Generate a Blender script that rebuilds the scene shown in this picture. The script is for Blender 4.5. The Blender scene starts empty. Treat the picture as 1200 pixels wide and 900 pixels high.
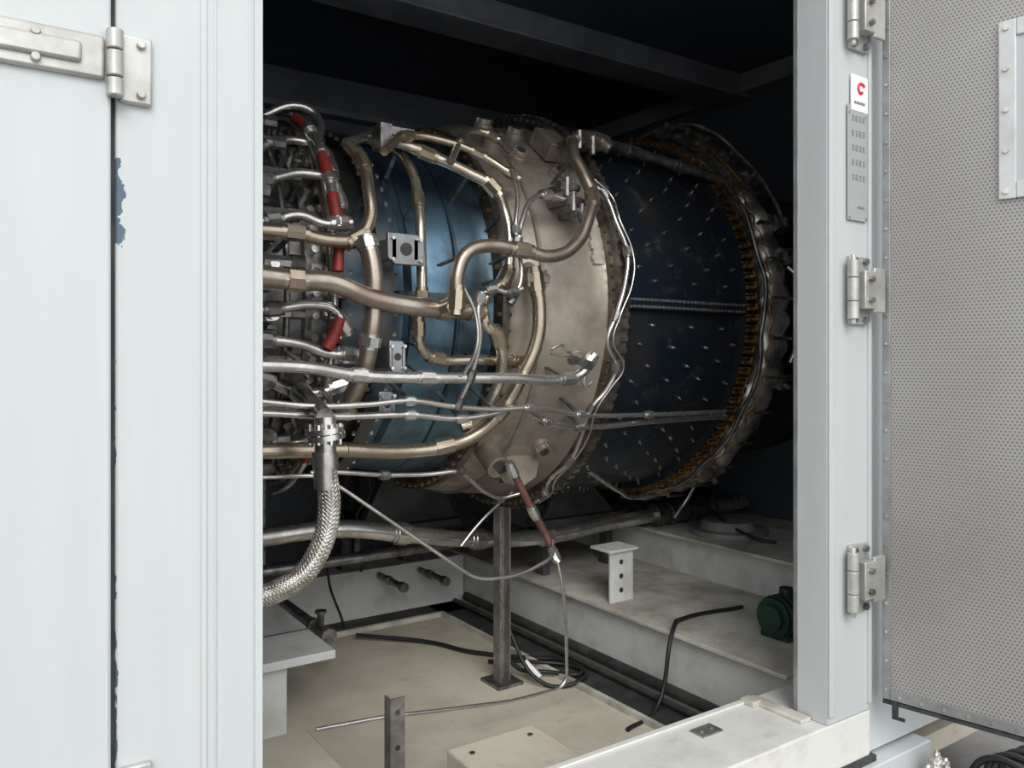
import bpy, bmesh, math, random
from mathutils import Vector, noise
random.seed(7)
AY,AZ=3.024,1.869
COL=bpy.context.scene.collection

# ---------------------------------------------------------------- materials
def mat(name,c1,c2=None,metal=0.0,rough=0.5,scale=4.0,bump=0.0,bscale=60.0,stretch=(1,1,1),lo=.4,hi=.62,rv=0.0,spec=.5,speck=None):
    m=bpy.data.materials.new(name);m.use_nodes=True
    nt=m.node_tree;N=nt.nodes;L=nt.links;b=N['Principled BSDF']
    b.inputs['Base Color'].default_value=(*c1,1);b.inputs['Metallic'].default_value=metal
    b.inputs['Roughness'].default_value=rough;b.inputs['Specular IOR Level'].default_value=spec
    tc=N.new('ShaderNodeTexCoord');mp=N.new('ShaderNodeMapping');mp.inputs['Scale'].default_value=stretch
    L.new(tc.outputs['Object'],mp.inputs['Vector'])
    nz=N.new('ShaderNodeTexNoise');nz.inputs['Scale'].default_value=scale;nz.inputs['Detail'].default_value=6;nz.inputs['Roughness'].default_value=.62
    L.new(mp.outputs[0],nz.inputs['Vector'])
    if c2:
        r=N.new('ShaderNodeValToRGB');r.color_ramp.elements[0].position=lo;r.color_ramp.elements[1].position=hi
        r.color_ramp.elements[0].color=(*c1,1);r.color_ramp.elements[1].color=(*c2,1)
        L.new(nz.outputs['Fac'],r.inputs['Fac']);L.new(r.outputs['Color'],b.inputs['Base Color'])
        if speck:
            col,sc,th,amt=speck
            n3=N.new('ShaderNodeTexNoise');n3.inputs['Scale'].default_value=sc;n3.inputs['Detail'].default_value=8;n3.inputs['Roughness'].default_value=.7
            L.new(tc.outputs['Object'],n3.inputs['Vector'])
            q=N.new('ShaderNodeMapRange');q.inputs['From Min'].default_value=th;q.inputs['From Max'].default_value=th+.10;q.inputs['To Max'].default_value=amt
            L.new(n3.outputs['Fac'],q.inputs['Value'])
            mx=N.new('ShaderNodeMix');mx.data_type='RGBA';L.new(q.outputs[0],mx.inputs['Factor']);L.new(r.outputs['Color'],mx.inputs[6]);mx.inputs[7].default_value=(*col,1)
            L.new(mx.outputs[2],b.inputs['Base Color'])
    if rv:
        mr=N.new('ShaderNodeMapRange');mr.inputs['From Min'].default_value=.3;mr.inputs['From Max'].default_value=.7
        mr.inputs['To Min'].default_value=max(0.02,rough-rv);mr.inputs['To Max'].default_value=min(1,rough+rv)
        L.new(nz.outputs['Fac'],mr.inputs['Value']);L.new(mr.outputs[0],b.inputs['Roughness'])
    if bump:
        n2=N.new('ShaderNodeTexNoise');n2.inputs['Scale'].default_value=bscale;n2.inputs['Detail'].default_value=4
        L.new(tc.outputs['Object'],n2.inputs['Vector'])
        bp=N.new('ShaderNodeBump');bp.inputs['Strength'].default_value=bump;bp.inputs['Distance'].default_value=.005
        L.new(n2.outputs['Fac'],bp.inputs['Height']);L.new(bp.outputs[0],b.inputs['Normal'])
    return m

P1=(.485,.510,.510);P2=(.515,.538,.538)
paint=mat('white_grey_paint',P1,P2,rough=.5,scale=2.5,bump=.05,stretch=(5,5,.6),lo=.35,hi=.7)
paint_dirty=mat('dusty_frame_paint',(.66,.655,.62),(.50,.48,.43),rough=.6,scale=7,bump=.1,lo=.5,hi=.78,speck=((.40,.36,.28),14,.60,.5))
beam_p=mat('interior_beam_paint',(.66,.67,.65),(.44,.42,.37),rough=.6,scale=6,bump=.1,lo=.47,hi=.78)
ledge_p=mat('dusty_ledge_paint',(.60,.58,.52),(.36,.33,.28),rough=.8,scale=5,bump=.15,speck=((.20,.17,.13),9,.60,.5))
pad_p=mat('dim_pad_paint',(.26,.26,.25),(.16,.16,.15),rough=.7,scale=6)
floor_m=mat('dusty_tan_floor',(.60,.55,.45),(.42,.375,.29),rough=.75,scale=2.6,bump=.1,lo=.42,hi=.72,speck=((.28,.24,.18),11,.60,.45))
rubber=mat('black_rubber_channel',(.022,.023,.026),(.055,.053,.05),rough=.7,scale=12)
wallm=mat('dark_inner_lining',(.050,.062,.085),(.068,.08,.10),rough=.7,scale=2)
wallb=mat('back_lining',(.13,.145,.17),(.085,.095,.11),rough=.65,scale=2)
ceilb=mat('ceiling_beam_paint',(.22,.23,.25),(.15,.16,.18),rough=.6)
steel=mat('brushed_steel',(.76,.74,.71),(.50,.48,.45),metal=.9,rough=.27,scale=9,rv=.08)
dsteel=mat('dark_steel',(.32,.31,.30),(.13,.125,.12),metal=.85,rough=.38,scale=20)
mount_m=mat('mount_dark_paint',(.075,.078,.082),(.04,.04,.04),rough=.6,scale=8)
galv=mat('galvanised_channel',(.32,.31,.29),(.19,.175,.16),metal=.6,rough=.45,scale=14)
bronze=mat('heat_tinted_bronze',(.56,.48,.37),(.36,.285,.205),metal=.9,rough=.28,scale=7,rv=.1,lo=.35,hi=.7)
tan=mat('tan_steel_pipe',(.49,.42,.35),(.31,.245,.19),metal=.88,rough=.34,scale=8,rv=.1)
pale=mat('pale_brass_pipe',(.70,.65,.55),(.50,.425,.32),metal=.9,rough=.26,scale=9,rv=.08)
blue=mat('blued_casing',(.155,.27,.37),(.065,.085,.105),metal=.92,rough=.33,scale=2.6,rv=.08,stretch=(2.0,1,1),lo=.44,hi=.66,speck=((.16,.13,.10),7,.58,.55))
blued=mat('dark_blued_casing',(.085,.13,.175),(.13,.115,.095),metal=.85,rough=.36,scale=6,rv=.1)
black=mat('sooty_blue_casing',(.022,.036,.056),(.050,.045,.042),metal=.65,rough=.42,scale=3,rv=.12,lo=.42,hi=.70,speck=((.15,.155,.16),9,.57,.5))
cream=mat('cream_heat_stained_casing',(.43,.375,.31),(.22,.18,.145),metal=.5,rough=.45,scale=4.5,bump=.12,rv=.12,lo=.42,hi=.66,speck=((.58,.54,.46),10,.58,.55))
creamw=mat('pale_worn_patch',(.60,.56,.47),(.43,.38,.30),metal=.2,rough=.5,scale=14)
flangem=mat('flange_metal',(.30,.265,.23),(.13,.11,.09),metal=.85,rough=.42,scale=16)
brass=mat('brass_clip',(.52,.33,.14),(.24,.14,.07),metal=.9,rough=.40,scale=20)
boltm=mat('bolt_metal',(.76,.74,.69),(.45,.41,.35),metal=.9,rough=.3,scale=30)
foil=mat('insulation_foil',(.56,.54,.51),(.20,.19,.175),metal=.8,rough=.36,scale=9,bump=.7,bscale=22)
red=mat('red_sleeve',(.29,.028,.02),(.13,.02,.015),rough=.5,scale=20,bump=.1)
brownred=mat('brown_red_hose',(.15,.06,.05),(.09,.035,.03),rough=.5,scale=20)
cablem=mat('black_cable',(.012,.012,.013),rough=.5)
green=mat('dark_green_paint',(.010,.045,.030),(.016,.03,.025),rough=.5,scale=10)
hinge_m=mat('hinge_steel',(.54,.54,.51),(.40,.39,.36),metal=.55,rough=.42,scale=10,bump=.05)
white_l=mat('white_label',(.82,.82,.81),rough=.4)
grey_l=mat('grey_nameplate',(.40,.41,.41),metal=.2,rough=.5)
redl=mat('red_logo',(.7,.03,.03),rough=.4)
ink=mat('plate_ink',(.14,.14,.15),rough=.5)
groundm=mat('ground_concrete',(.22,.21,.20),(.14,.135,.13),rough=.9,scale=3,bump=.2)
edge_g=mat('grey_edge_strip',(.30,.31,.31),(.22,.22,.215),metal=.4,rough=.5,scale=8)
wframe=mat('window_frame_paint',(.58,.595,.59),(.50,.51,.50),rough=.5,scale=8)

def mathnode(N,L):
    def M(op,a,bv=None):
        n=N.new('ShaderNodeMath');n.operation=op
        for i,v in enumerate((a,bv)):
            if v is None: continue
            if isinstance(v,(int,float)): n.inputs[i].default_value=v
            else: L.new(v,n.inputs[i])
        return n.outputs[0]
    return M
def perf_material():
    m=bpy.data.materials.new('perforated_sheet');m.use_nodes=True
    nt=m.node_tree;N=nt.nodes;L=nt.links;b=N['Principled BSDF'];M=mathnode(N,L)
    tc=N.new('ShaderNodeTexCoord');sp=N.new('ShaderNodeSeparateXYZ');L.new(tc.outputs['Object'],sp.inputs[0])
    p=.0108
    rz=M('DIVIDE',sp.outputs['Z'],p*.866);row=M('FLOOR',rz)
    off=M('MULTIPLY',M('FLOORED_MODULO',row,2.0),.5)
    fx=M('SUBTRACT',M('FRACT',M('ADD',M('DIVIDE',sp.outputs['X'],p),off)),.5)
    fz=M('MULTIPLY',M('SUBTRACT',M('FRACT',rz),.5),.866)
    d=M('SQRT',M('ADD',M('MULTIPLY',fx,fx),M('MULTIPLY',fz,fz)))
    hole=M('LESS_THAN',d,.26)
    nz=N.new('ShaderNodeTexNoise');nz.inputs['Scale'].default_value=1.4;nz.inputs['Detail'].default_value=5
    L.new(tc.outputs['Object'],nz.inputs['Vector'])
    r=N.new('ShaderNodeValToRGB');r.color_ramp.elements[0].position=.35;r.color_ramp.elements[1].position=.7
    r.color_ramp.elements[0].color=(.31,.295,.275,1);r.color_ramp.elements[1].color=(.41,.40,.385,1)
    L.new(nz.outputs['Fac'],r.inputs['Fac'])
    mx=N.new('ShaderNodeMix');mx.data_type='RGBA'
    L.new(hole,mx.inputs['Factor']);L.new(r.outputs['Color'],mx.inputs[6]);mx.inputs[7].default_value=(.17,.16,.15,1)
    L.new(mx.outputs[2],b.inputs['Base Color'])
    b.inputs['Metallic'].default_value=.3;b.inputs['Roughness'].default_value=.42
    bp=N.new('ShaderNodeBump');bp.invert=True;bp.inputs['Strength'].default_value=.25;bp.inputs['Distance'].default_value=.002
    L.new(hole,bp.inputs['Height']);L.new(bp.outputs[0],b.inputs['Normal'])
    return m
perf=perf_material()
def chipped_paint():
    m=mat('chipped_post_paint',P1,P2,rough=.5,scale=2.5,bump=.05,stretch=(5,5,.6),lo=.35,hi=.7)
    nt=m.node_tree;N=nt.nodes;L=nt.links;b=N['Principled BSDF'];M=mathnode(N,L)
    src=b.inputs['Base Color'].links[0].from_socket
    tc=N.new('ShaderNodeTexCoord');sp=N.new('ShaderNodeSeparateXYZ');L.new(tc.outputs['Object'],sp.inputs[0])
    nz=N.new('ShaderNodeTexNoise');nz.inputs['Scale'].default_value=28;nz.inputs['Detail'].default_value=5
    L.new(tc.outputs['Object'],nz.inputs['Vector'])
    def spot(x,wx,z,wz,thr):
        dx=M('DIVIDE',M('ABSOLUTE',M('SUBTRACT',sp.outputs['X'],x)),wx);dz=M('DIVIDE',M('ABSOLUTE',M('SUBTRACT',sp.outputs['Z'],z)),wz)
        return M('LESS_THAN',M('ADD',M('MAXIMUM',dx,dz),M('MULTIPLY',M('SUBTRACT',nz.outputs['Fac'],.5),3.4)),thr)
    f=M('MAXIMUM',spot(.199,.014,1.93,.085,.75),M('MAXIMUM',spot(.198,.006,1.4,.5,.25),spot(.199,.005,1.05,.12,.45)))
    mx=N.new('ShaderNodeMix');mx.data_type='RGBA'
    L.new(f,mx.inputs['Factor']);L.new(src,mx.inputs[6]);mx.inputs[7].default_value=(.075,.12,.165,1)
    L.new(mx.outputs[2],b.inputs['Base Color'])
    return m
chip=chipped_paint()

# ---------------------------------------------------------------- builders
def grp(name,loc=(0,0,0)):
    e=bpy.data.objects.new(name,None);e.location=loc;e.empty_display_size=.1;COL.objects.link(e);return e
class Bd:
    def __init__(s): s.v=[];s.f=[]
    def box(s,x0,x1,y0,y1,z0,z1):
        s.obox(((x0+x1)/2,(y0+y1)/2,(z0+z1)/2),(1,0,0),(0,1,0),(0,0,1),abs(x1-x0)/2,abs(y1-y0)/2,abs(z1-z0)/2);return s
    def obox(s,c,u,v,w,a,b,d):
        c=Vector(c);u=Vector(u).normalized()*a;v=Vector(v).normalized()*b;w=Vector(w).normalized()*d;n=len(s.v)
        for i in (-1,1):
            for j in (-1,1):
                for k in (-1,1): s.v.append(c+u*i+v*j+w*k)
        s.f+=[tuple(n+q for q in f) for f in ((0,1,3,2),(4,6,7,5),(0,4,5,1),(2,3,7,6),(0,2,6,4),(1,5,7,3))];return s
    def cyl(s,a,b,r,n=12,r2=None):
        a=Vector(a);b=Vector(b);r2=r if r2 is None else r2;d=(b-a).normalized()
        u=d.cross(Vector((0,0,1)));u=u.normalized() if u.length>.05 else Vector((1,0,0));v=d.cross(u);k=len(s.v)
        for p,q in ((a,r),(b,r2)):
            for i in range(n):
                t=2*math.pi*i/n;s.v.append(p+u*math.cos(t)*q+v*math.sin(t)*q)
        for i in range(n):
            j=(i+1)%n;s.f.append((k+i,k+j,k+n+j,k+n+i))
        s.f.append(tuple(k+n-1-i for i in range(n)));s.f.append(tuple(k+n+i for i in range(n)));return s
    def poly(s,pts,off):
        k=len(s.v);n=len(pts);off=Vector(off)
        s.v+=[Vector(p) for p in pts]+[Vector(p)+off for p in pts]
        s.f.append(tuple(range(k,k+n)));s.f.append(tuple(k+2*n-1-i for i in range(n)))
        for i in range(n):
            j=(i+1)%n;s.f.append((k+i,k+n+i,k+n+j,k+j))
        return s
    def make(s,name,m,parent=None,smooth=True,bevel=0):
        me=bpy.data.meshes.new(name);me.from_pydata([tuple(p) for p in s.v],[],s.f)
        bm=bmesh.new();bm.from_mesh(me);bmesh.ops.recalc_face_normals(bm,faces=bm.faces);bm.to_mesh(me);bm.free()
        if smooth: me.shade_smooth();me.set_sharp_from_angle(angle=.6)
        me.materials.append(m);o=bpy.data.objects.new(name,me);COL.objects.link(o)
        if parent: o.parent=parent
        if bevel:
            b=o.modifiers.new('bevel','BEVEL');b.width=bevel;b.segments=2;b.limit_method='ANGLE'
        return o
def revolve(name,prof,m,parent,n=180,y=AY,z=AZ):
    b=Bd()
    for x,r in prof:
        for i in range(n):
            t=2*math.pi*i/n;b.v.append(Vector((x,y-r*math.cos(t),z+r*math.sin(t))))
    for k in range(len(prof)-1):
        for i in range(n):
            j=(i+1)%n;b.f.append((k*n+i,k*n+j,(k+1)*n+j,(k+1)*n+i))
    return b.make(name,m,parent)
def ep(x,deg,r):
    t=math.radians(deg);return Vector((x,AY-r*math.cos(t),AZ+r*math.sin(t)))
def frame(a):
    n=(ep(0,a,1)-ep(0,a,0));return n,Vector((1,0,0)).cross(n)
def pp(s): return [Vector([float(q)/1000 for q in w.split(',')]) for w in s.split()]
def tube(name,pts,r,m,parent,cyc=False,kind='BEZIER'):
    if isinstance(pts,str): pts=pp(pts)
    c=bpy.data.curves.new(name,'CURVE');c.dimensions='3D';c.bevel_depth=r;c.bevel_resolution=4;c.resolution_u=8;c.use_fill_caps=True
    sp=c.splines.new(kind)
    if kind=='BEZIER':
        sp.bezier_points.add(len(pts)-1)
        for q,p in zip(sp.bezier_points,pts): q.co=p;q.handle_left_type=q.handle_right_type='AUTO'
    else:
        sp.points.add(len(pts)-1)
        for q,p in zip(sp.points,pts): q.co=(*p,1)
    sp.use_cyclic_u=cyc
    c.materials.append(m);o=bpy.data.objects.new(name,c);COL.objects.link(o)
    if parent:o.parent=parent
    return o
def fillet(pts,rad=.05,n=6):
    """straight runs joined by rounded bends"""
    if isinstance(pts,str): pts=pp(pts)
    out=[pts[0]]
    for i in range(1,len(pts)-1):
        a,p,b=pts[i-1],pts[i],pts[i+1];la=(a-p).length;lb=(b-p).length
        q=min(rad,la*.45,lb*.45);s=p+(a-p).normalized()*q;e=p+(b-p).normalized()*q
        for k in range(n+1):
            t=k/n;out.append(s*(1-t)**2+p*2*t*(1-t)+e*t*t)
    out.append(pts[-1]);return out
def nuts(b,pts,idx,r,k=1.4,ln=1.3,n=8):
    if isinstance(pts,str): pts=pp(pts)
    for i in idx:
        i=i%len(pts);d=(pts[min(i+1,len(pts)-1)]-pts[max(i-1,0)]).normalized()
        b.cyl(pts[i]-d*r*ln,pts[i]+d*r*ln,r*k,n);b.cyl(pts[i]-d*r*ln*1.6,pts[i]+d*r*ln*1.6,r*(k-.18),12)
def ringbolts(b,x0,x1,r,n,s,ph=0):
    for i in range(n):
        a=ph+360*i/n;b.cyl(ep(x0,a,r),ep(x1,a,r),s,6)

# ================================================================= ENCLOSURE
Bd().box(-8,10,-6,10,-.05,0).make('ground',groundm)
Bd().box(-1.2,3.63,1.5,4.3,.30,.37).make('floor',floor_m)
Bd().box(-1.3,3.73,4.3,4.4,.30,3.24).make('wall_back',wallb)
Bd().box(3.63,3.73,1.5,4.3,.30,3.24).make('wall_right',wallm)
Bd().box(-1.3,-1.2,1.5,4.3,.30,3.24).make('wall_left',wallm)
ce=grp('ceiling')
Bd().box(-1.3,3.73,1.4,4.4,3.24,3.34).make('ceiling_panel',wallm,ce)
Bd().box(-1.19,3.62,2.98,3.12,3.12,3.24).box(-1.19,3.62,2.95,3.15,3.105,3.12).make('centre_beam',ceilb,ce,bevel=.003)
Bd().box(3.55,3.62,1.55,4.28,3.14,3.24).box(-1.19,3.54,4.2,4.29,3.0,3.03).make('edge_beams',ceilb,ce)
wf=grp('wall_front')
Bd().box(.20,.43,1.4,1.5,.615,3.24).make('post',chip,wf,bevel=.004)
rb=Bd().box(.328,.338,1.3965,1.401,.615,3.24).box(.350,.354,1.3975,1.401,.615,3.24).box(.416,.43,1.395,1.401,.615,3.24)
rb.make('post_ribs',paint,wf,bevel=.002)
Bd().box(-1.3,.20,1.43,1.5,.615,3.24).make('panel_backing',rubber,wf)
Bd().box(2.036,2.24,1.4,1.51,.615,3.24).make('column',paint,wf,bevel=.005)
Bd().box(2.036,2.062,1.394,1.401,.64,3.24).box(2.226,2.24,1.392,1.401,.64,3.24).make('column_ribs',paint,wf,bevel=.002)
Bd().box(2.033,2.037,1.50,1.513,.617,3.24).make('door_seal',edge_g,wf)
Bd().box(.43,2.036,1.4,1.5,3.0,3.24).make('header',paint,wf,bevel=.004)
Bd().box(2.24,3.73,1.42,1.5,.475,3.24).make('side_wall',paint,wf)
sill=grp('trim_1')
Bd().box(-1.3,2.245,1.40,1.66,.478,.615).make('sill',paint_dirty,sill,bevel=.006)
Bd().box(.6,2.03,1.635,1.655,.615,.622).make('sill_lip',paint_dirty,sill,bevel=.002)
Bd().box(-1.3,2.53,1.37,1.49,.27,.462).make('base_beam',paint,sill,bevel=.005)
Bd().box(-1.3,2.26,1.39,1.42,.460,.480).make('sill_gap',rubber,sill)
lp=Bd().box(1.69,1.77,1.55,1.60,.615,.620);lp.cyl((1.71,1.575,.620),(1.71,1.575,.624),.006).cyl((1.75,1.575,.620),(1.75,1.575,.624),.006);lp.make('latch_plate',galv,sill)
b=Bd().box(1.985,2.03,1.45,1.64,.615,.628).box(1.96,2.0,1.60,1.65,.615,.632);b.make('sill_corner_plate',ledge_p,sill,bevel=.003)
d1=grp('door_1')
Bd().box(-1.1,.192,1.385,1.42,.62,3.2).make('panel',paint,d1,bevel=.005)
Bd().box(.191,.2,1.405,1.425,.62,3.2).make('seam_seal',rubber,d1)
def strap_hinge(z):
    h=grp('strap_hinge');h.parent=d1
    z-=2.115
    b=Bd().box(-.55,.182,1.374,1.386,2.083+z,2.150+z);b.make('strap',hinge_m,h,bevel=.005)
    b=Bd();b.obox((-.18,1.372,2.117+z),(1,0,0),(0,1,0),(0,0,1),.33,.006,.016);b.make('strap_ridge',hinge_m,h,bevel=.005)
    b=Bd().box(.205,.252,1.388,1.401,2.057+z,2.165+z);b.make('leaf',hinge_m,h,bevel=.004)
    b=Bd()
    for a,c in ((2.06,2.088),(2.09,2.13),(2.132,2.163)): b.cyl((.196,1.376,a+z),(.196,1.376,c+z),.0125,16)
    b.make('barrel',hinge_m,h,bevel=.002)
    b=Bd()
    for x,y,q in ((.09,1.374,2.135),(.09,1.374,2.097),(.235,1.388,2.15),(.235,1.388,2.072),(-.1,1.374,2.135),(-.1,1.374,2.097)): b.cyl((x,y,q+z),(x,y-.009,q+z),.0075,14,.006)
    b.make('rivets',hinge_m,h,bevel=.001)
strap_hinge(2.115);strap_hinge(.965)

def butt_hinge(zc):
    h=grp('door_hinge')
    b=Bd().box(2.125,2.215,1.388,1.400,zc-.10,zc+.10);b.make('leaf_fixed',hinge_m,h,bevel=.003)
    b=Bd().box(2.19,2.245,1.352,1.364,zc-.065,zc+.065).box(2.145,2.195,1.352,1.388,zc-.055,zc+.055);b.make('leaf_door',hinge_m,h,bevel=.003)
    b=Bd()
    for a,c in ((-.085,-.035),(-.033,.033),(.035,.085)): b.cyl((2.115,1.372,zc+a),(2.115,1.372,zc+c),.016,18)
    b.cyl((2.115,1.372,zc-.1),(2.115,1.372,zc+.1),.008,12);b.make('barrel',hinge_m,h,bevel=.002)
    b=Bd()
    for x in (2.14,2.195):
        for q in (-.085,.085): b.cyl((x,1.388,zc+q),(x,1.376,zc+q),.010,6)
    b.cyl((2.168,1.352,zc+.03),(2.168,1.34,zc+.03),.009,6).cyl((2.168,1.352,zc-.03),(2.168,1.34,zc-.03),.009,6)
    b.make('bolts',dsteel,h)
for z in (2.66,1.86,1.02): butt_hinge(z)
np_=grp('nameplate')
Bd().box(2.120,2.215,1.3925,1.3945,2.065,2.40).make('grey_plate',grey_l,np_)
Bd().box(2.136,2.218,1.3915,1.3945,2.385,2.49).make('white_card',white_l,np_)
b=Bd()
for i in range(14):
    a=math.radians(30+i*20);a2=math.radians(30+(i+1)*20);r=.019-.0007*i
    b.cyl((2.182+r*math.cos(a),1.391,2.45+r*math.sin(a)),(2.182+r*math.cos(a2),1.391,2.45+r*math.sin(a2)),.0045,6)
b.make('logo_swirl',redl,np_)
b=Bd()
for li,z in enumerate((2.355,2.312,2.269,2.226,2.183)):
    for k in range(4):
        x=2.140+k*.0175
        for q in (0,.006,.013): b.box(x,x+.012,1.3918,1.3928,z+q-.0006,z+q+.0006)
        b.box(x+.0055,x+.0067,1.3918,1.3928,z-.002,z+.017)
        if (k+li)%2: b.box(x,x+.001,1.3918,1.3928,z,z+.013)
for k in range(5): b.box(2.150+k*.011,2.158+k*.011,1.3908,1.3918,2.405,2.413)
for k in range(3): b.box(2.168+k*.012,2.176+k*.012,1.3918,1.3928,2.10,2.107)
b.make('plate_text',ink,np_)
b=Bd()
for x in (2.127,2.209):
    for z in (2.073,2.378): b.cyl((x,1.393,z),(x,1.390,z),.004,8)
b.make('plate_screws',boltm,np_)

# open perforated door
d2=grp('door_2',(2.262,1.372,0));d2.rotation_euler=(0,0,math.atan2(-.979,.203))
W=1.02;z0,z1=.655,3.2
Bd().box(.02,W-.02,.006,.05,z0+.02,z1-.02).make('perforated_liner',perf,d2)
Bd().box(0,W,.05,.075,z0,z1).make('outer_skin',paint,d2,bevel=.004)
Bd().box(0,.022,-.002,.052,z0,z1).box(W-.03,W,-.002,.052,z0,z1).box(.022,W-.03,-.002,.052,z0,z0+.028).box(.022,W-.03,-.002,.052,z1-.035,z1).make('edge_frame',edge_g,d2,bevel=.002)
b=Bd()
for i in range(30):
    z=z0+.03+i*.085;b.cyl((.012,-.002,z),(.012,-.006,z),.0045,8)
for i in range(16): b.cyl((.05+i*.06,-.002,z0+.015),(.05+i*.06,-.006,z0+.015),.0045,8)
b.make('rivets',boltm,d2)
b=Bd().box(.303,.345,-.004,.006,2.09,2.57).box(.66,.70,-.004,.006,2.09,2.57).box(.345,.66,-.004,.006,2.525,2.57).box(.345,.66,-.004,.006,2.09,2.135)
b.make('window_frame',wframe,d2,bevel=.003)
Bd().box(.345,.66,.002,.0055,2.135,2.525).make('window_pane',mat('dull_window_pane',(.45,.47,.48),rough=.25),d2)
b=Bd()
for z in (2.11,2.22,2.33,2.44,2.55):
    b.cyl((.322,-.004,z),(.322,-.009,z),.007,10);b.cyl((.68,-.004,z),(.68,-.009,z),.007,10)
b.make('window_screws',boltm,d2)
b=Bd().box(.0,W,.0,.07,z0-.014,z0-.003);b.box(.03,.042,-.01,.01,z0-.045,z0).box(.03,.065,-.01,-.002,z0-.05,z0-.042)
b.make('bottom_seal',rubber,d2)

cb=grp('wall_conduit');b=Bd().cyl((2.0,4.26,2.3),(2.0,4.26,2.98),.022).box(1.96,2.04,4.23,4.29,2.92,2.97).box(1.96,2.04,4.23,4.29,2.55,2.6);b.make('conduit',dsteel,cb)

fb=grp('floor_frame')
Bd().box(-1.19,2.25,3.78,3.80,.37,.60).make('rear_web',beam_p,fb)
Bd().box(-1.19,2.25,3.76,3.95,.60,.615).make('rear_flange',beam_p,fb,bevel=.002)
Bd().box(2.26,2.28,1.68,4.29,.37,.615).make('side_web',beam_p,fb)
Bd().box(2.22,2.92,1.68,4.29,.615,.63).make('side_flange',ledge_p,fb,bevel=.002)
Bd().box(2.90,2.92,1.68,4.29,.63,.80).make('upper_web',beam_p,fb)
Bd().box(2.86,3.62,1.68,4.29,.80,.815).make('upper_flange',ledge_p,fb,bevel=.002)
Bd().box(2.02,2.19,1.68,3.76,.37,.378).box(-1.0,2.19,3.60,3.76,.37,.378).box(-1.0,2.19,4.0,4.29,.37,.5).make('drain_channel',rubber,fb)
Bd().box(2.0,2.02,1.68,3.6,.37,.392).box(-1.0,2.0,3.58,3.60,.37,.392).make('channel_rim',ledge_p,fb)
Bd().cyl((2.22,1.75,.41),(2.22,3.7,.41),.022,12).cyl((2.15,1.75,.40),(2.15,3.7,.40),.012,10).make('channel_pipes',rubber,fb)
sb=grp('steel_pedestal')
Bd().box(.3,1.08,2.68,2.95,.62,.65).make('top_plate',beam_p,sb,bevel=.004)
Bd().box(.45,.92,2.72,2.90,.37,.62).make('web',beam_p,sb,bevel=.003)
bx=grp('mounting_box');Bd().box(.2,.86,1.68,2.37,.37,.55).make('box',floor_m,bx,bevel=.006)
bx=grp('mounting_box');b=Bd().box(1.14,1.44,1.68,2.01,.37,.55);b.make('box',floor_m,bx,bevel=.006)
b=Bd().cyl((1.19,1.95,.55),(1.19,1.95,.554),.008).cyl((1.39,1.95,.55),(1.39,1.95,.554),.008);b.make('bolts',dsteel,bx)

st=grp('support_strut')
b=Bd().box(1.765,1.77,2.68,2.73,.38,1.07).box(1.81,1.815,2.68,2.73,.38,1.07).box(1.77,1.81,2.72,2.73,.38,1.07);b.make('channel',galv,st,bevel=.001)
Bd().box(1.73,1.85,2.64,2.77,.37,.383).make('foot_plate',dsteel,st)
b=Bd()
for z in [.45+.06*i for i in range(10)]: b.cyl((1.79,2.7205,z),(1.79,2.7185,z),.009,10)
b.make('slots',rubber,st)
ab=grp('conduit_bracket');b=Bd().box(1.0,1.045,2.08,2.085,.37,.70).box(1.0,1.005,2.085,2.12,.37,.70);b.make('angle_bar',galv,ab);Bd().cyl((1.022,2.0799,.66),(1.022,2.078,.66),.008).cyl((1.022,2.0799,.56),(1.022,2.078,.56),.008).make('holes',rubber,ab)
br=grp('pipe_support_bracket')
b=Bd().box(2.27,2.40,2.60,2.612,.63,.85).box(2.388,2.40,2.60,2.70,.63,.85).box(2.255,2.415,2.585,2.715,.845,.857);b.make('angle',beam_p,br,bevel=.002)
b=Bd()
for z in (.68,.74,.80): b.cyl((2.33,2.601,z),(2.33,2.598,z),.011)
b.make('holes',rubber,br)

# ================================================================= ENGINE
E=grp('gas_turbine_engine')
revolve('inlet_casing',[(-.9,.0),(-.9,.50),(-.2,.52),(.05,.56),(.05,.60),(.08,.60),(.08,.56),(.30,.57),(.30,.60),(.33,.60),(.33,.565),(.52,.565),(.52,.60),(.545,.60),(.545,.56),(.72,.56),(.72,.595),(.745,.595),(.745,.56),(.88,.565),(.88,.60),(.90,.60),(.90,.575),(.98,.59)],dsteel,E)
revolve('compressor_rear_casing',[(.98,.59),(.98,.64),(1.005,.64),(1.005,.605),(1.10,.61),(1.10,.66),(1.15,.66),(1.15,.62)],blued,E)
revolve('blued_casing',[(1.15,.62),(1.20,.625),(1.215,.638),(1.23,.628),(1.30,.640),(1.38,.652),(1.385,.66),(1.395,.66),(1.40,.654),(1.47,.662),(1.50,.665),(1.52,.675)],blue,E)
revolve('brass_flange',[(1.52,.66),(1.52,.735),(1.548,.735),(1.548,.70)],flangem,E)
revolve('diffuser_casing',[(1.548,.70),(1.57,.725),(1.60,.745),(1.66,.757),(1.662,.768),(1.675,.768),(1.677,.760),(1.78,.775),(1.86,.785),(1.91,.79),(1.93,.80)],cream,E)
revolve('mid_flange',[(1.93,.79),(1.93,.84),(1.955,.84),(1.955,.85),(1.985,.85),(1.985,.80)],flangem,E)
revolve('turbine_casing',[(1.985,.80),(2.0,.802),(2.3,.805),(2.63,.798),(2.64,.80)],black,E)
revolve('rear_flange',[(2.64,.80),(2.64,.83),(2.66,.83),(2.66,.815),(2.68,.815),(2.68,.83),(2.70,.83),(2.70,.79),(2.78,.78),(2.86,.79),(2.88,.76),(3.2,.72),(3.61,.70)],black,E)
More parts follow.
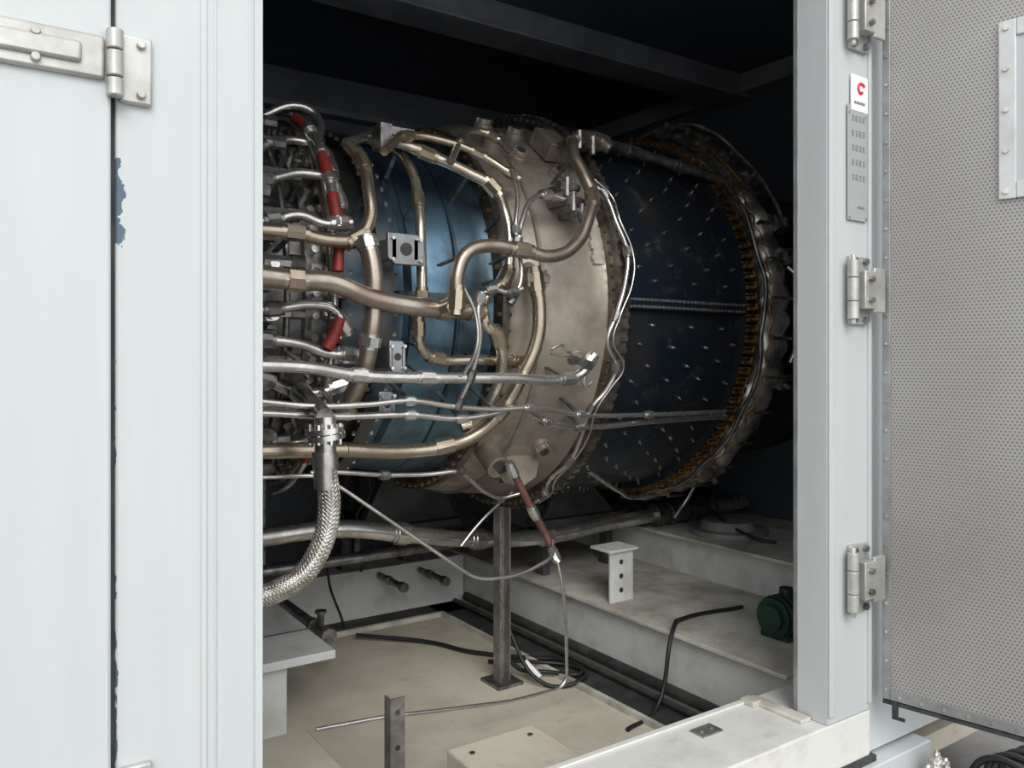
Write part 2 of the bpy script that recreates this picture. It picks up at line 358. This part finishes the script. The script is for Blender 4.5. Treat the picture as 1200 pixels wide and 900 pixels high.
b=Bd();ringbolts(b,.965,1.02,.625,60,.008);ringbolts(b,1.09,1.165,.648,64,.0085);b.make('front_bolts',steel,E)
b=Bd();ringbolts(b,1.505,1.562,.720,84,.008);b.make('brass_bolts',brass,E)
b=Bd();ringbolts(b,1.915,2.004,.832,120,.0080);b.make('mid_bolts',flangem,E)
b=Bd();ringbolts(b,2.0,2.010,.815,120,.0060,1);b.make('bolt_tips',boltm,E)
b=Bd()
for i in range(120):
    a=3*i;p=ep(1.968,a,.852);n,t=frame(a);b.obox(p,(1,0,0),n,t,.014,.007,.008)
b.make('flange_tabs',flangem,E)
b=Bd();K=10
for i in range(K):
    a=10+10*(i+.5)/K;n,t=frame(a);b.obox(ep(1.905,a,.7945),(1,.0,0),n,t,.028+.006*math.sin(i*1.7),.006,.0085)
b.make('wear_plate',creamw,E)
b=Bd()
for i in range(120):
    a=3*i;p=ep(2.668,a,.838);n,t=frame(a)
    b.obox(p,(1,0,0),n,t,.022,.008,.007);b.cyl(ep(2.64,a+1.2,.836),ep(2.70,a+1.2,.836),.005,6)
    b.obox(ep(2.69,a+.8,.85),(1,.3,0),n,t,.012,.005,.012)
b.make('brass_clips',brass,E)
b=Bd();b2=Bd()
for k,x in enumerate((2.08,2.16,2.26,2.36,2.45,2.54,2.60)):
    n=34
    for i in range(n):
        a=360*i/n+(5.3 if k%2 else 0)+random.uniform(-1.1,1.1)
        if abs(((a+180)%360)-180)<4: continue
        xx=x+random.uniform(-.015,.015)
        b.cyl(ep(xx,a,.798),ep(xx,a,.820),.0034,6);b2.cyl(ep(xx,a,.798),ep(xx,a,.808),.008,8)
b.make('studs',boltm,E);b2.make('stud_bases',dsteel,E)
b=Bd();b.box(2.0,2.64,AY-.825,AY-.79,AZ-.022,AZ+.022);b.make('split_flange',black,E,bevel=.002)
b=Bd()
for i in range(30):
    x=2.015+i*.0212
    for dz in (-.013,.013): b.cyl((x,AY-.824,AZ+dz),(x,AY-.832,AZ+dz),.0058,6)
b.make('split_bolts',boltm,E)
b=Bd();b.box(1.16,1.51,AY-.675,AY-.62,AZ-.012,AZ+.012);b.make('blue_split_flange',blued,E)
def wrinkled_ring(name,x,R,r,m):
    b=Bd();n,k=260,18
    for i in range(n):
        a=2*math.pi*i/n
        for j in range(k):
            q=2*math.pi*j/k
            dv=noise.noise(Vector((math.cos(a)*9,math.sin(a)*9,q*.8)))*.30+abs(math.sin(a*22+1.2*math.sin(a*5)))*.22
            rr=r*(.88+dv);b.v.append(Vector((x+rr*math.cos(q),AY-(R+rr*math.sin(q))*math.cos(a),AZ+(R+rr*math.sin(q))*math.sin(a))))
    for i in range(n):
        for j in range(k):
            i2=(i+1)%n;j2=(j+1)%k;b.f.append((i*k+j,i*k+j2,i2*k+j2,i2*k+j))
    return b.make(name,m,E)
wrinkled_ring('insulation_blanket',2.81,.810,.074,foil)
b=Bd()
for i in range(34):
    a=360*i/34+3;n,t=frame(a)
    b.obox(ep(2.80,a,.896),(1,0,0),n,t,.055,.004,.006);b.cyl(ep(2.745,a,.88),ep(2.745,a,.90),.008,8)
b.make('blanket_straps',dsteel,E)
tube('blanket_lacing',[ep(2.735+.012*(i%2),i*3.0,.872+.006*(i%2)) for i in range(120)],.004,brass,E,cyc=True)
tube('rear_harness',[ep(2.722+.006*math.sin(i*1.3),i*7.5,.86+.008*math.sin(i*2.1)) for i in range(48)],.009,dsteel,E,cyc=True)
b=Bd()
for x,a,s in ((2.72,62,.03),(2.76,56,.035),(2.83,50,.03),(2.70,70,.03),(2.84,40,.028),(2.86,24,.03),(2.86,14,.026),(2.74,-52,.03),(2.85,-20,.024)):
    n,t=frame(a);b.obox(ep(x,a,.90),(1,0,0),n,t,s,s*.8,s);b.cyl(ep(x-.05,a+2,.90),ep(x+.05,a+2,.91),s*.5,10);b.cyl(ep(x,a,.90),ep(x,a,.95),s*.45,8)
b.make('rear_junctions',dsteel,E)
tube('rear_loop_a',[ep(2.72,72,.88),ep(2.72,66,.95),ep(2.78,58,.97),ep(2.84,48,.94),ep(2.86,36,.93),ep(2.86,22,.93)],.012,dsteel,E)
tube('rear_loop_b',[ep(2.66,78,.86),ep(2.70,70,.93),ep(2.75,60,.935),ep(2.74,50,.91),ep(2.76,38,.90)],.009,brass,E)
tube('rear_loop_c',[ep(2.87,12,.88),ep(2.90,6,.93),ep(2.89,-4,.93),ep(2.87,-14,.90)],.012,steel,E)

nb=Bd();nd=Bd();ns=Bd()
A1="500,2262,2022 653,2259,2019 785,2259,2020 899,2256,2007 975,2259,2021 1023,2274,2082 1035,2306,2174 1036,2359,2277 1007,2398,2334"
tube('bleed_pipe_a',A1,.020,bronze,E);nuts(nb,A1,(2,4,7),.020,1.25)
A2="500,2204,1890 637,2204,1887 766,2204,1880 879,2204,1879 984,2204,1843 1095,2205,1825 1242,2206,1817 1351,2206,1816"
tube('bleed_pipe_b',A2,.030,tan,E);nuts(nb,A2,(2,6,7),.030,1.18,.7)
A3="1028,2469,2359 1151,2510,2401 1211,2472,2362 1236,2414,2287 1229,2351,2177 1211,2299,2017 1206,2284,1853 1198,2292,1758 1217,2304,1696 1277,2313,1664 1434,2315,1659 1609,2315,1656 1798,2317,1650"
tube('fuel_pipe_a',A3,.0175,pale,E);nuts(nb,A3,(1,4,6,7,9,11),.0175,1.35)
A4="1123,2416,2389 1275,2379,2342 1418,2343,2289 1498,2318,2245 1519,2277,2154 1513,2241,2034 1486,2226,1932 1417,2224,1872 1393,2226,1807 1461,2235,1734 1494,2259,1636 1479,2304,1520 1449,2339,1456 1390,2352,1435"
tube('fuel_pipe_b',A4,.0190,pale,E);nuts(nb,A4,(1,3,6,8,9,12),.0190,1.35)
A5="1223,2095,1836 1230,2096,1923 1266,2101,1983 1335,2105,2009 1463,2104,2006 1597,2103,1997 1696,2111,2048 1767,2136,2144 1805,2163,2220 1800,2203,2306 1795,2254,2391 1855,2310,2465 1968,2328,2486 2001,2294,2445"
tube('oil_pipe',A5,.0215,tan,E);nuts(nb,A5,(0,4,8,11,12),.0215,1.25)
tube('oil_pipe_stub','1223,2095,1836 1226,2200,1818 1228,2260,1815',.0215,tan,E)
A6="1325,2307,2306 1405,2376,2404 1494,2434,2467 1565,2421,2454 1605,2363,2387"
tube('vent_pipe',A6,.013,pale,E);nuts(nb,A6,(1,3),.013)
A7="1488,2160,2037 1522,2180,2117 1575,2205,2192 1648,2218,2223 1747,2213,2209"
tube('sense_line_a',A7,.009,steel,E);nuts(ns,A7,(0,3,4),.010,1.9)
A8="500,2163,1644 625,2163,1643 789,2165,1636 943,2172,1613 1165,2175,1604 1478,2176,1600 1708,2177,1595 1769,2170,1618 1789,2161,1650"
tube('drain_pipe_a',A8,.0175,steel,E);nuts(ns,A8,(3,4,6,8),.0175,1.3)
A9="500,2183,1550 631,2183,1548 823,2191,1528 978,2191,1528 1115,2188,1535 1268,2197,1514 1431,2204,1498 1566,2203,1499 1797,2219,1467 2131,2225,1455 2555,2226,1453"
tube('drain_pipe_b',A9,.0085,steel,E);nuts(ns,A9,(4,7,8,9),.0085,1.8)
A10="500,2219,1514 642,2219,1514 914,2228,1494 1136,2230,1491 1323,2238,1472 1449,2232,1485 1529,2225,1499 1673,2252,1446 1836,2267,1420 2168,2264,1425 2597,2262,1429"
tube('drain_pipe_c',A10,.0105,steel,E);nuts(ns,A10,(3,4,7,8),.0105,1.7)
A11="973,2338,1384 1168,2352,1365 1321,2346,1373 1437,2319,1412 1503,2273,1492 1554,2226,1607 1593,2197,1721 1595,2185,1835 1581,2186,1920"
tube('bleed_pipe_c',A11,.024,bronze,E);nuts(nb,A11,(2,4,8),.024,1.22)
tube('bleed_pipe_inlet',"560,2360,1400 700,2345,1395 973,2338,1384",.024,bronze,E)
A12="1290,2193,1524 1315,2162,1610 1331,2137,1716 1326,2124,1848 1363,2124,1876 1443,2124,1872 1483,2124,1887"
tube('sense_line_b',A12,.008,steel,E);nuts(nd,A12,(0,1,3,4,5),.010,1.7)
A13="860,2335,1322 946,2338,1318 1112,2360,1292 1270,2369,1281 1397,2364,1286 1544,2463,1191 1662,2531,1140 1741,2504,1159"
tube('sense_line_c',fillet(A13,.04),.0075,steel,E,kind='POLY');nuts(nd,A13,(2,4,6),.009,1.7)
A15="1859,2246,2301 1910,2221,2254 1930,2180,2152 1957,2151,2044 1935,2136,1936 1891,2136,1814 1860,2146,1724 1917,2165,1635 1898,2190,1559 1847,2222,1484 1851,2275,1389 1855,2349,1289 1819,2422,1214 1854,2512,1141 1855,2564,1107"
tube('ring_harness',A15,.0070,steel,E);nuts(nd,A15,(1,3,5,7,9,11,13),.010,1.6)
tube('ring_harness_wire',[p+Vector((.016+.010*math.sin(k*2.1),-.012,.006*math.cos(k*3))) for k,p in enumerate(pp(A15))],.003,steel,E)
tube('lower_line_a',"2134,2579,1204 2400,2700,1085 2630,2832,1014 2799,2835,1019 2930,2867,1079",.010,steel,E)
tube('lower_line_b',"2700,2650,940 2780,2640,1030 2800,2560,1180 2760,2430,1330",.009,dsteel,E)
A20="1900,2380,2500 2050,2410,2505 2246,2444,2504 2501,2408,2469 2728,2376,2434"
tube('upper_dark_pipe',A20,.022,dsteel,E);nuts(nd,A20,(1,2,3),.022,1.3)
A21="998,2236,2005 1011,2227,1942 1015,2225,1840 1008,2239,1714 995,2267,1612 962,2310,1508"
tube('manifold_pipe',A21,.029,tan,E);nuts(ns,A21,(0,3,5),.029,1.2,.5)
tube('sense_line_d',"1244,2104,1894 1300,2110,1790 1303,2113,1689 1280,2150,1611",.006,steel,E)
tube('lockwire_a',"1645,2185,1695 1690,2185,1710 1725,2188,1685 1775,2188,1691 1800,2190,1650 1765,2195,1610 1805,2205,1568 1840,2205,1580",.0055,boltm,E)
tube('lockwire_b',"1640,2180,1680 1700,2180,1672 1740,2180,1665 1790,2183,1672 1815,2185,1635 1790,2190,1590 1820,2195,1550",.0045,boltm,E)
A24="1086,2306,2305 1186,2357,2380 1332,2365,2390 1452,2343,2360 1563,2299,2294"
tube('fuel_pipe_c',A24,.014,bronze,E);nuts(nb,A24,(1,3,4),.014,1.4)
A25="1532,2254,2296 1522,2209,2201 1488,2169,2079 1491,2145,1911 1457,2144,1855"
tube('sense_line_e',A25,.0075,steel,E);nuts(nd,A25,(2,4),.010,1.7)
for i,(x,r,rr,m) in enumerate(((.94,.655,.013,bronze),(.60,.64,.011,steel),(.80,.66,.010,dsteel),(.42,.64,.012,steel))):
    tube('ring_manifold_%d'%i,[ep(x,a,r) for a in range(0,360,10)],rr,m,E,cyc=True)
Ws=["640,2733,2462 790,2733,2462 964,2716,2533 1020,2700,2500 987,2612,2385","600,2518,2313 754,2518,2323 906,2564,2370 986,2532,2339 979,2471,2264","620,2405,2185 745,2405,2195 885,2428,2235 968,2414,2212 971,2381,2145",
"620,2331,2040 747,2331,2063 826,2338,2087 903,2332,2068 952,2334,2073","620,2307,1795 740,2307,1804 866,2306,1821 925,2307,1808 954,2311,1766","600,2320,1720 719,2320,1716 821,2323,1705 915,2330,1678 979,2331,1673","600,2378,1620 737,2378,1600 819,2393,1565 914,2397,1558 974,2387,1578","640,2504,1445 776,2504,1431 869,2540,1391 947,2522,1410 1002,2514,1419"]
for i,w in enumerate(Ws):
    tube('nozzle_line_%d'%i,w,.0145,steel,E);nuts(nd,w,(1,),.0145,1.6);nuts(ns,w,(-1,),.0145,1.8,1.5)
for i in range(26):
    a=-75+i*6.2
    o=random.uniform(-.015,.015)
    x=.66+.10*(i%2)+o
    ns.cyl(ep(x,a,.57),ep(x,a,.66),.020,6);ns.cyl(ep(x,a,.655),ep(x,a,.70),.014,10)
    nd.cyl(ep(x+.10,a+2,.57),ep(x+.10,a+2,.63),.016,8);ns.cyl(ep(x-.03,a+1,.685),ep(x+.05,a+1,.685),.018,6)
    nd.cyl(ep(x+.05,a+1,.685),ep(x+.09,a+1,.685),.022,8)
    ns.cyl(ep(.90,a,.60),ep(.90,a,.64),.012,8);ns.cyl(ep(.92,a,.64),ep(.98,a,.64),.016,8)
    if i%2==0: tube('nozzle_link_%d'%i,[ep(x,a,.69),ep(x-.03,a,.73),ep(x-.10,a+1,.735),ep(x-.17,a+2,.70),ep(x-.20,a+2,.62)],.010,steel,E)
    if i%3==0:
        n,t=frame(a);nd.obox(ep(.55,a,.64),(1,0,0),n,t,.035,.03,.022)
R1=pp("909,2607,2456 933,2544,2405 941,2460,2317 943,2394,2218 944,2354,2133 946,2333,2072")
tube('red_sleeve_a',R1[:2],.018,red,E)
tube('red_sleeve_b',R1[2:4],.019,red,E);tube('red_sleeve_c',[R1[4]*.6+R1[3]*.4,R1[4],R1[5]],.019,red,E)
tube('sleeve_link',R1,.013,steel,E)
tube('red_sleeve_d','932,2297,2007 930,2290,1965 927,2286,1922',.017,red,E);tube('red_sleeve_e','941,2299,1786 925,2307,1734 904,2315,1693',.019,red,E)
tube('red_sleeve_f',[ep(.93,a,.70) for a in (-38,-44,-50)],.016,red,E)
tube('sleeve_manifold',[ep(.935,a,.695) for a in range(-80,90,10)],.012,steel,E)
nuts(ns,R1,(1,2,3,5),.021,1.15,.5)
nb.make('bronze_couplings',bronze,E);nd.make('dark_fittings',dsteel,E);ns.make('steel_fittings',steel,E)
def bracket(c,hx,hz,nm,m=steel):
    b=Bd();c=Vector(c)
    pts=[(-hx,0,-hz*.6),(-hx*.6,0,-hz),(hx,0,-hz),(hx,0,hz*.7),(hx*.6,0,hz),(-hx,0,hz)]
    b.poly([c+Vector(p) for p in pts],(0,.015,0));b.box(c.x-hx*.8,c.x-hx*.5,c.y,c.y+.13,c.z-hz*.7,c.z+hz*.7).box(c.x+hx*.4,c.x+hx*.7,c.y,c.y+.13,c.z-hz*.7,c.z+hz*.7)
    b.make(nm,m,E,bevel=.003)
    Bd().cyl(c+Vector((0,.001,0)),c+Vector((0,-.002,0)),min(hx,hz)*.42,16).make(nm+'_hole',rubber,E)
    b=Bd()
    for sx in (-.75,.75):
        for sz in (-.7,.65): b.cyl(c+Vector((hx*sx,0,hz*sz)),c+Vector((hx*sx,-.010,hz*sz)),.006,6)
    b.make(nm+'_bolts',boltm,E)
brk=mat('bracket_steel',(.36,.38,.40),(.24,.24,.24),metal=.8,rough=.42,scale=12)
bracket((1.127,2.234,1.997),.062,.048,'lifting_bracket',brk);bracket((1.111,2.26,1.668),.028,.050,'lower_bracket',brk);bracket((1.10,2.31,1.52),.028,.04,'small_bracket',brk)
b=Bd();bd=Bd()
def boss(p,r,h=.05):
    p=Vector(p);n=(p-Vector((p.x,AY,AZ))).normalized();b.cyl(p-n*.06,p,r*1.25,20);b.cyl(p,p+n*h*.4,r,20);bd.cyl(p+n*h*.4,p+n*(h*.4+.003),r*.6,16)
    t=n.cross(Vector((1,0,0)))
    for s in (-1,1):
        b.cyl(p+Vector((s*r*1.0,0,0)),p+Vector((s*r*1.0,0,0))+n*.02,.007,6);b.cyl(p+t*s*r,p+t*s*r+n*.02,.007,6)
for dg,x in ((52,1.64),(44,1.70),(60,1.80),(38,1.84),(66,1.70),(-55,1.70),(-43,1.80),(52,1.88)): boss(ep(x,dg,.79),.030)
n,t=frame(50);b.obox(ep(1.86,48,.82),(1,0,0),n,t,.05,.035,.07)
b.box(1.535,1.625,2.165,2.215,1.915,1.945);b.cyl((1.58,2.186,1.94),(1.60,2.26,1.97),.026,14)
for x in (1.545,1.615): b.cyl((x,2.175,1.90),(x,2.175,1.96),.006,6)
b.cyl((1.602,2.44,1.27),(1.61,2.56,1.34),.045,18);bd.cyl((1.6018,2.439,1.2695),(1.602,2.4405,1.2705),.033,18)
b.poly([(1.60,2.50,1.30),(1.83,2.50,1.30),(1.79,2.47,1.22),(1.72,2.46,1.19),(1.64,2.46,1.21)],(0,.10,.05))
b.make('casing_bosses',cream,E,bevel=.002);bd.make('boss_ports',rubber,E)
b=Bd()
for x,y,z in ((1.75,2.21,2.21),(1.78,2.20,2.17),(1.73,2.22,2.26),(1.85,2.30,2.46),(1.92,2.31,2.45)):
    b.cyl((x-.03,y,z),(x+.04,y,z),.018,8);b.cyl((x,y-.01,z-.035),(x,y-.01,z+.03),.012,8);b.cyl((x+.04,y,z),(x+.06,y,z),.013,10);b.box(x-.012,x+.012,y,y+.14,z-.01,z+.01)
b.cyl((1.70,2.15,1.66),(1.79,2.15,1.64),.018,8).box(1.11,1.15,2.38,2.45,2.34,2.42).box(1.16,1.24,2.40,2.44,2.36,2.42)
b.make('valve_cluster',dsteel,E)
b=Bd()
for s in (A8,A10,A9,A5,A3,A4,A2,A1):
    P=pp(s)
    for i in range(2,len(P)-1,2):
        p=P[i]
        if p.x>2.05: continue
        n=(Vector((p.x,AY,AZ))-p).normalized();b.obox(p+n*.09,n,(1,0,0),n.cross(Vector((1,0,0))),.09,.008,.003)
b.make('pipe_clamps',dsteel,E)
# mount brackets carrying the casing on the rear and side beams
b=Bd();b.poly([(1.50,3.42,.90),(2.0,3.42,.90),(1.88,3.42,1.14),(1.62,3.42,1.14)],(0,.05,0)).poly([(2.30,3.12,.90),(2.75,3.12,.90),(2.55,3.12,1.10),(2.42,3.12,1.10)],(0,.04,0))
b.box(1.50,2.0,3.38,3.90,.87,.90).box(2.25,2.8,3.08,3.20,.87,.90)
b.box(1.56,1.60,3.80,3.88,.615,.87).box(1.90,1.94,3.80,3.88,.615,.87).box(2.30,2.34,3.12,3.18,.63,.87).box(2.70,2.74,3.12,3.18,.63,.87);b.make('mount_legs',mount_m,E,bevel=.004)
ru=grp('rear_upright_rack')
for i,(x,y) in enumerate(((1.63,3.92),(1.69,3.92),(1.2,3.92),(.9,3.92))):
    Bd().box(x-.015,x+.015,y-.015,y+.015,.615,1.50).make('upright_%d'%i,dsteel,ru)
Bd().box(.85,2.15,3.905,3.935,1.47,1.50).make('rail',dsteel,ru)

lo=grp('lower_header_pipe')
A27="600,3000,1003 867,3000,1003 1231,3000,1000 1490,3000,950 1859,3000,882 2229,3000,850 2645,3000,872 3054,3000,875 3600,3000,875"
tube('pipe',A27,.036,steel,lo)
b=Bd();nuts(b,A27,(3,4,5),.036,1.3,.7);b.make('pipe_couplings',steel,lo)
b=Bd()
for x in (2.9,3.0,3.3): b.cyl((x,3,.875),(x+.03,3,.875),.058,24)
b.cyl((2.93,3,.875),(3.3,3,.875),.05,24);b.make('couplings',dsteel,lo)
tube('second_pipe',"600,3220,820 1500,3220,820 2300,3220,830 2880,3220,870 3600,3220,880",.022,dsteel,lo)
tube('third_pipe',"600,3500,760 1500,3500,760 2200,3500,760",.016,steel,lo)
pd=grp('vibration_mount')
b=Bd().cyl((3.12,2.70,.815),(3.12,2.70,.84),.19,28).cyl((3.12,2.70,.84),(3.12,2.70,.88),.14,28,.12);b.make('pad',pad_p,pd,bevel=.003)
vs=grp('drain_valve')
b=Bd()
for x,y0,y1,z,r in ((1.20,3.77,3.08,.57,.022),(1.75,3.77,3.52,.575,.016),(1.98,3.77,3.52,.57,.016)):
    b.cyl((x,y0,z),(x,y1,z),r,14);b.cyl((x,y1,z),(x,y1-.035,z),r*1.5,8);b.cyl((x,y1+.15,z),(x,y1+.12,z),r*1.4,8)
b.cyl((1.2,3.14,.57),(1.2,3.14,.64),.014,10).cyl((1.2,3.14,.64),(1.2,3.14,.65),.024,12);b.make('stubs',dsteel,vs)

bh=grp('braided_hose')
A16=pp("832,2150,1400 837,2150,1350 847,2150,1258 832,2150,1165 783,2150,1082 712,2150,1042 633,2150,1028 520,2150,1020")
def sample(P,n):
    out=[]
    for k in range(n):
        u=k/(n-1)*(len(P)-1);i=min(int(u),len(P)-2);t=u-i
        p0=P[max(i-1,0)];p1=P[i];p2=P[i+1];p3=P[min(i+2,len(P)-1)]
        out.append(.5*((2*p1)+(p2-p0)*t+(2*p0-5*p1+4*p2-p3)*t*t+(3*p1-p0-3*p2+p3)*t**3))
    return out
S=sample(A16,260)
tube('hose_core',S[::6],.0275,steel,bh)
for k in range(28):
    sgn=1 if k%2 else -1;ph=2*math.pi*(k//2)/14;pts=[]
    for i,p in enumerate(S):
        d=(S[min(i+1,259)]-S[max(i-1,0)]).normalized();u=Vector((0,1,0));v=d.cross(u)
        a=ph+sgn*i*.10;rr=.0285+.0010*math.sin(i*1.3+sgn)
        pts.append(p+u*math.cos(a)*rr+v*math.sin(a)*rr)
    tube('braid_%d'%k,pts,.0022,boltm,bh,kind='POLY')
b=Bd()
for z0_,z1_,r in ((1.50,1.47,.03),(1.47,1.455,.052),(1.452,1.437,.052),(1.437,1.40,.030),(1.40,1.36,.036),(1.36,1.30,.032)): b.cyl((.834,2.15,z0_),(.836,2.15,z1_),r,22)
for k in range(8):
    a=k*math.pi/4;b.cyl((.834+.044*math.cos(a),2.15+.044*math.sin(a),1.48),(.834+.044*math.cos(a),2.15+.044*math.sin(a),1.425),.006,6)
b.make('hose_flange',steel,bh)
Bd().cyl((.834,2.15,1.50),(.834,2.34,1.56),.026,16).cyl((.834,2.34,1.56),(.834,2.50,1.62),.034,16).make('hose_port',dsteel,E)

dl=grp('drain_hose')
bhp="1631,2400,1268 1676,2400,1188 1725,2400,1106 1783,2400,1012 1800,2370,945"
tube('brown_hose',bhp,.014,brownred,dl)
b=Bd();nuts(b,bhp,(0,2,4),.014,1.4);b.make('hose_fittings',steel,dl)
tube('steel_line',fillet("1798,2360,950 1824,2350,822 1838,2350,663 1842,2350,460 1597,2350,463 1323,2350,498 1107,2350,529 883,2350,545",.06),.0065,steel,dl,kind='POLY')
tube('diagonal_line',fillet("560,2300,1330 864,2300,1318 930,2300,1285 1425,2300,924 1599,2300,915 1747,2310,955 1792,2370,1000",.06),.0060,steel,dl,kind='POLY')
tube('short_line',"1537,2600,968 1611,2600,1039 1707,2600,1110 1760,2590,1150",.006,steel,dl)
cg=grp('floor_cables')
tube('cable_a',"1800,2780,900 1815,2750,640 1860,2720,420 1980,2640,392 2080,2560,392 2110,2700,392 2000,2850,384 1840,3050,384 1760,3240,384 1500,3480,400",.009,cablem,cg)
tube('cable_b',"1800,2760,800 1830,2700,560 1900,2560,386 2040,2500,398 2100,2620,392 1980,2750,400 1850,2900,384",.008,cablem,cg)
tube('cable_c',"1909,2098,378 2100,2150,392 2225,2190,645 2354,2266,640 2672,2237,640",.008,cablem,cg)
tube('cable_d',"1900,3600,1250 1950,3620,1050 1900,3650,800 1960,3700,640",.007,cablem,cg)
tube('cable_e',"2100,3500,1150 2050,3550,1000 2200,3560,850 2300,3500,640",.007,cablem,cg)
tube('cable_f',"3000,3200,1030 3050,3100,970 3090,2960,960 3060,2480,830 3100,2400,825",.008,cablem,cg)
tube('cable_g',"1400,3600,1250 1450,3620,1000 1500,3620,900 1420,3620,700 1500,3620,400",.006,cablem,cg)
tube('cable_h',"1500,3400,1200 1540,3420,1050 1480,3430,950 1560,3420,820 1500,3430,700",.006,cablem,cg)
Bd().cyl((1.87,2.66,.45),(1.9,2.6,.40),.013,10).make('cable_tag',white_l,cg)
gp=grp('lubrication_pump')
b=Bd().cyl((2.47,1.93,.71),(2.62,1.93,.71),.072,28).cyl((2.45,1.93,.71),(2.47,1.93,.71),.05,20).cyl((2.62,1.93,.71),(2.66,1.93,.71),.080,28).cyl((2.55,1.93,.78),(2.55,1.93,.81),.025,14).box(2.48,2.62,1.87,1.99,.63,.65)
for i in range(4): b.cyl((2.49+i*.032,1.93,.71),(2.497+i*.032,1.93,.71),.079,28)
b.make('pump_body',green,gp,bevel=.002)
tr=grp('cable_trough');Bd().box(2.56,3.6,.75,1.34,0,.31).make('trough',rubber,tr)
for i in range(5):
    tube('trough_cable_%d'%i,[Vector((2.58+.06*i,1.30-.03*i,.325)),Vector((2.62+.06*i,1.24,.43-.01*i)),Vector((2.66+.07*i,1.12,.40)),Vector((2.68+.07*i,.95,.325)),Vector((2.7+.05*i,.80,.325))],.011,cablem,tr)
def crumple(name,c,r,sd):
    me=bpy.data.meshes.new(name);bm=bmesh.new();bmesh.ops.create_icosphere(bm,subdivisions=4,radius=1)
    for v in bm.verts:
        d=noise.noise(v.co*1.9+Vector((sd,0,0)))*.35+abs(noise.noise(v.co*4+Vector((0,sd,0))))*.25
        v.co=v.co*(1+d);v.co=Vector((v.co.x*r[0]+c[0],v.co.y*r[1]+c[1],v.co.z*r[2]+c[2]))
    bm.to_mesh(me);bm.free();me.materials.append(boltm);o=bpy.data.objects.new(name,me);COL.objects.link(o)
    return o
crumple('foil_a',(2.46,1.31,.40),(.035,.03,.055),1).parent=tr;crumple('foil_b',(2.72,1.02,.38),(.06,.06,.07),5).parent=tr

# ================================================================= LIGHT / CAMERA
w=bpy.data.worlds.new('overcast_sky');bpy.context.scene.world=w;w.use_nodes=True
nt=w.node_tree;bg=nt.nodes['Background'];bg.inputs['Strength'].default_value=1.6
tc=nt.nodes.new('ShaderNodeTexCoord');sp=nt.nodes.new('ShaderNodeSeparateXYZ');rp=nt.nodes.new('ShaderNodeValToRGB')
nt.links.new(tc.outputs['Generated'],sp.inputs[0]);nt.links.new(sp.outputs['Z'],rp.inputs['Fac']);nt.links.new(rp.outputs['Color'],bg.inputs['Color'])
rp.color_ramp.elements[0].position=0;rp.color_ramp.elements[0].color=(.88,.90,.92,1);rp.color_ramp.elements[1].position=.8;rp.color_ramp.elements[1].color=(.93,.965,1.0,1)
sl=bpy.data.lights.new('hazy_sun','SUN');sl.energy=2.0;sl.angle=math.radians(35);sl.color=(1,.975,.94)
so=bpy.data.objects.new('hazy_sun',sl);COL.objects.link(so);so.location=(-2,-4,6)
so.rotation_euler=Vector((.42,1.0,-.80)).to_track_quat('-Z','Y').to_euler()
c=bpy.data.cameras.new('camera');o=bpy.data.objects.new('camera',c);COL.objects.link(o)
o.location=(0,0,1.65);o.rotation_euler=(math.pi/2,0,-math.atan2(.562,.827));c.lens=28.5;c.sensor_width=36;c.shift_y=-25/1200;c.clip_start=.02
bpy.context.scene.camera=o
bpy.context.scene.view_settings.view_transform='Standard'
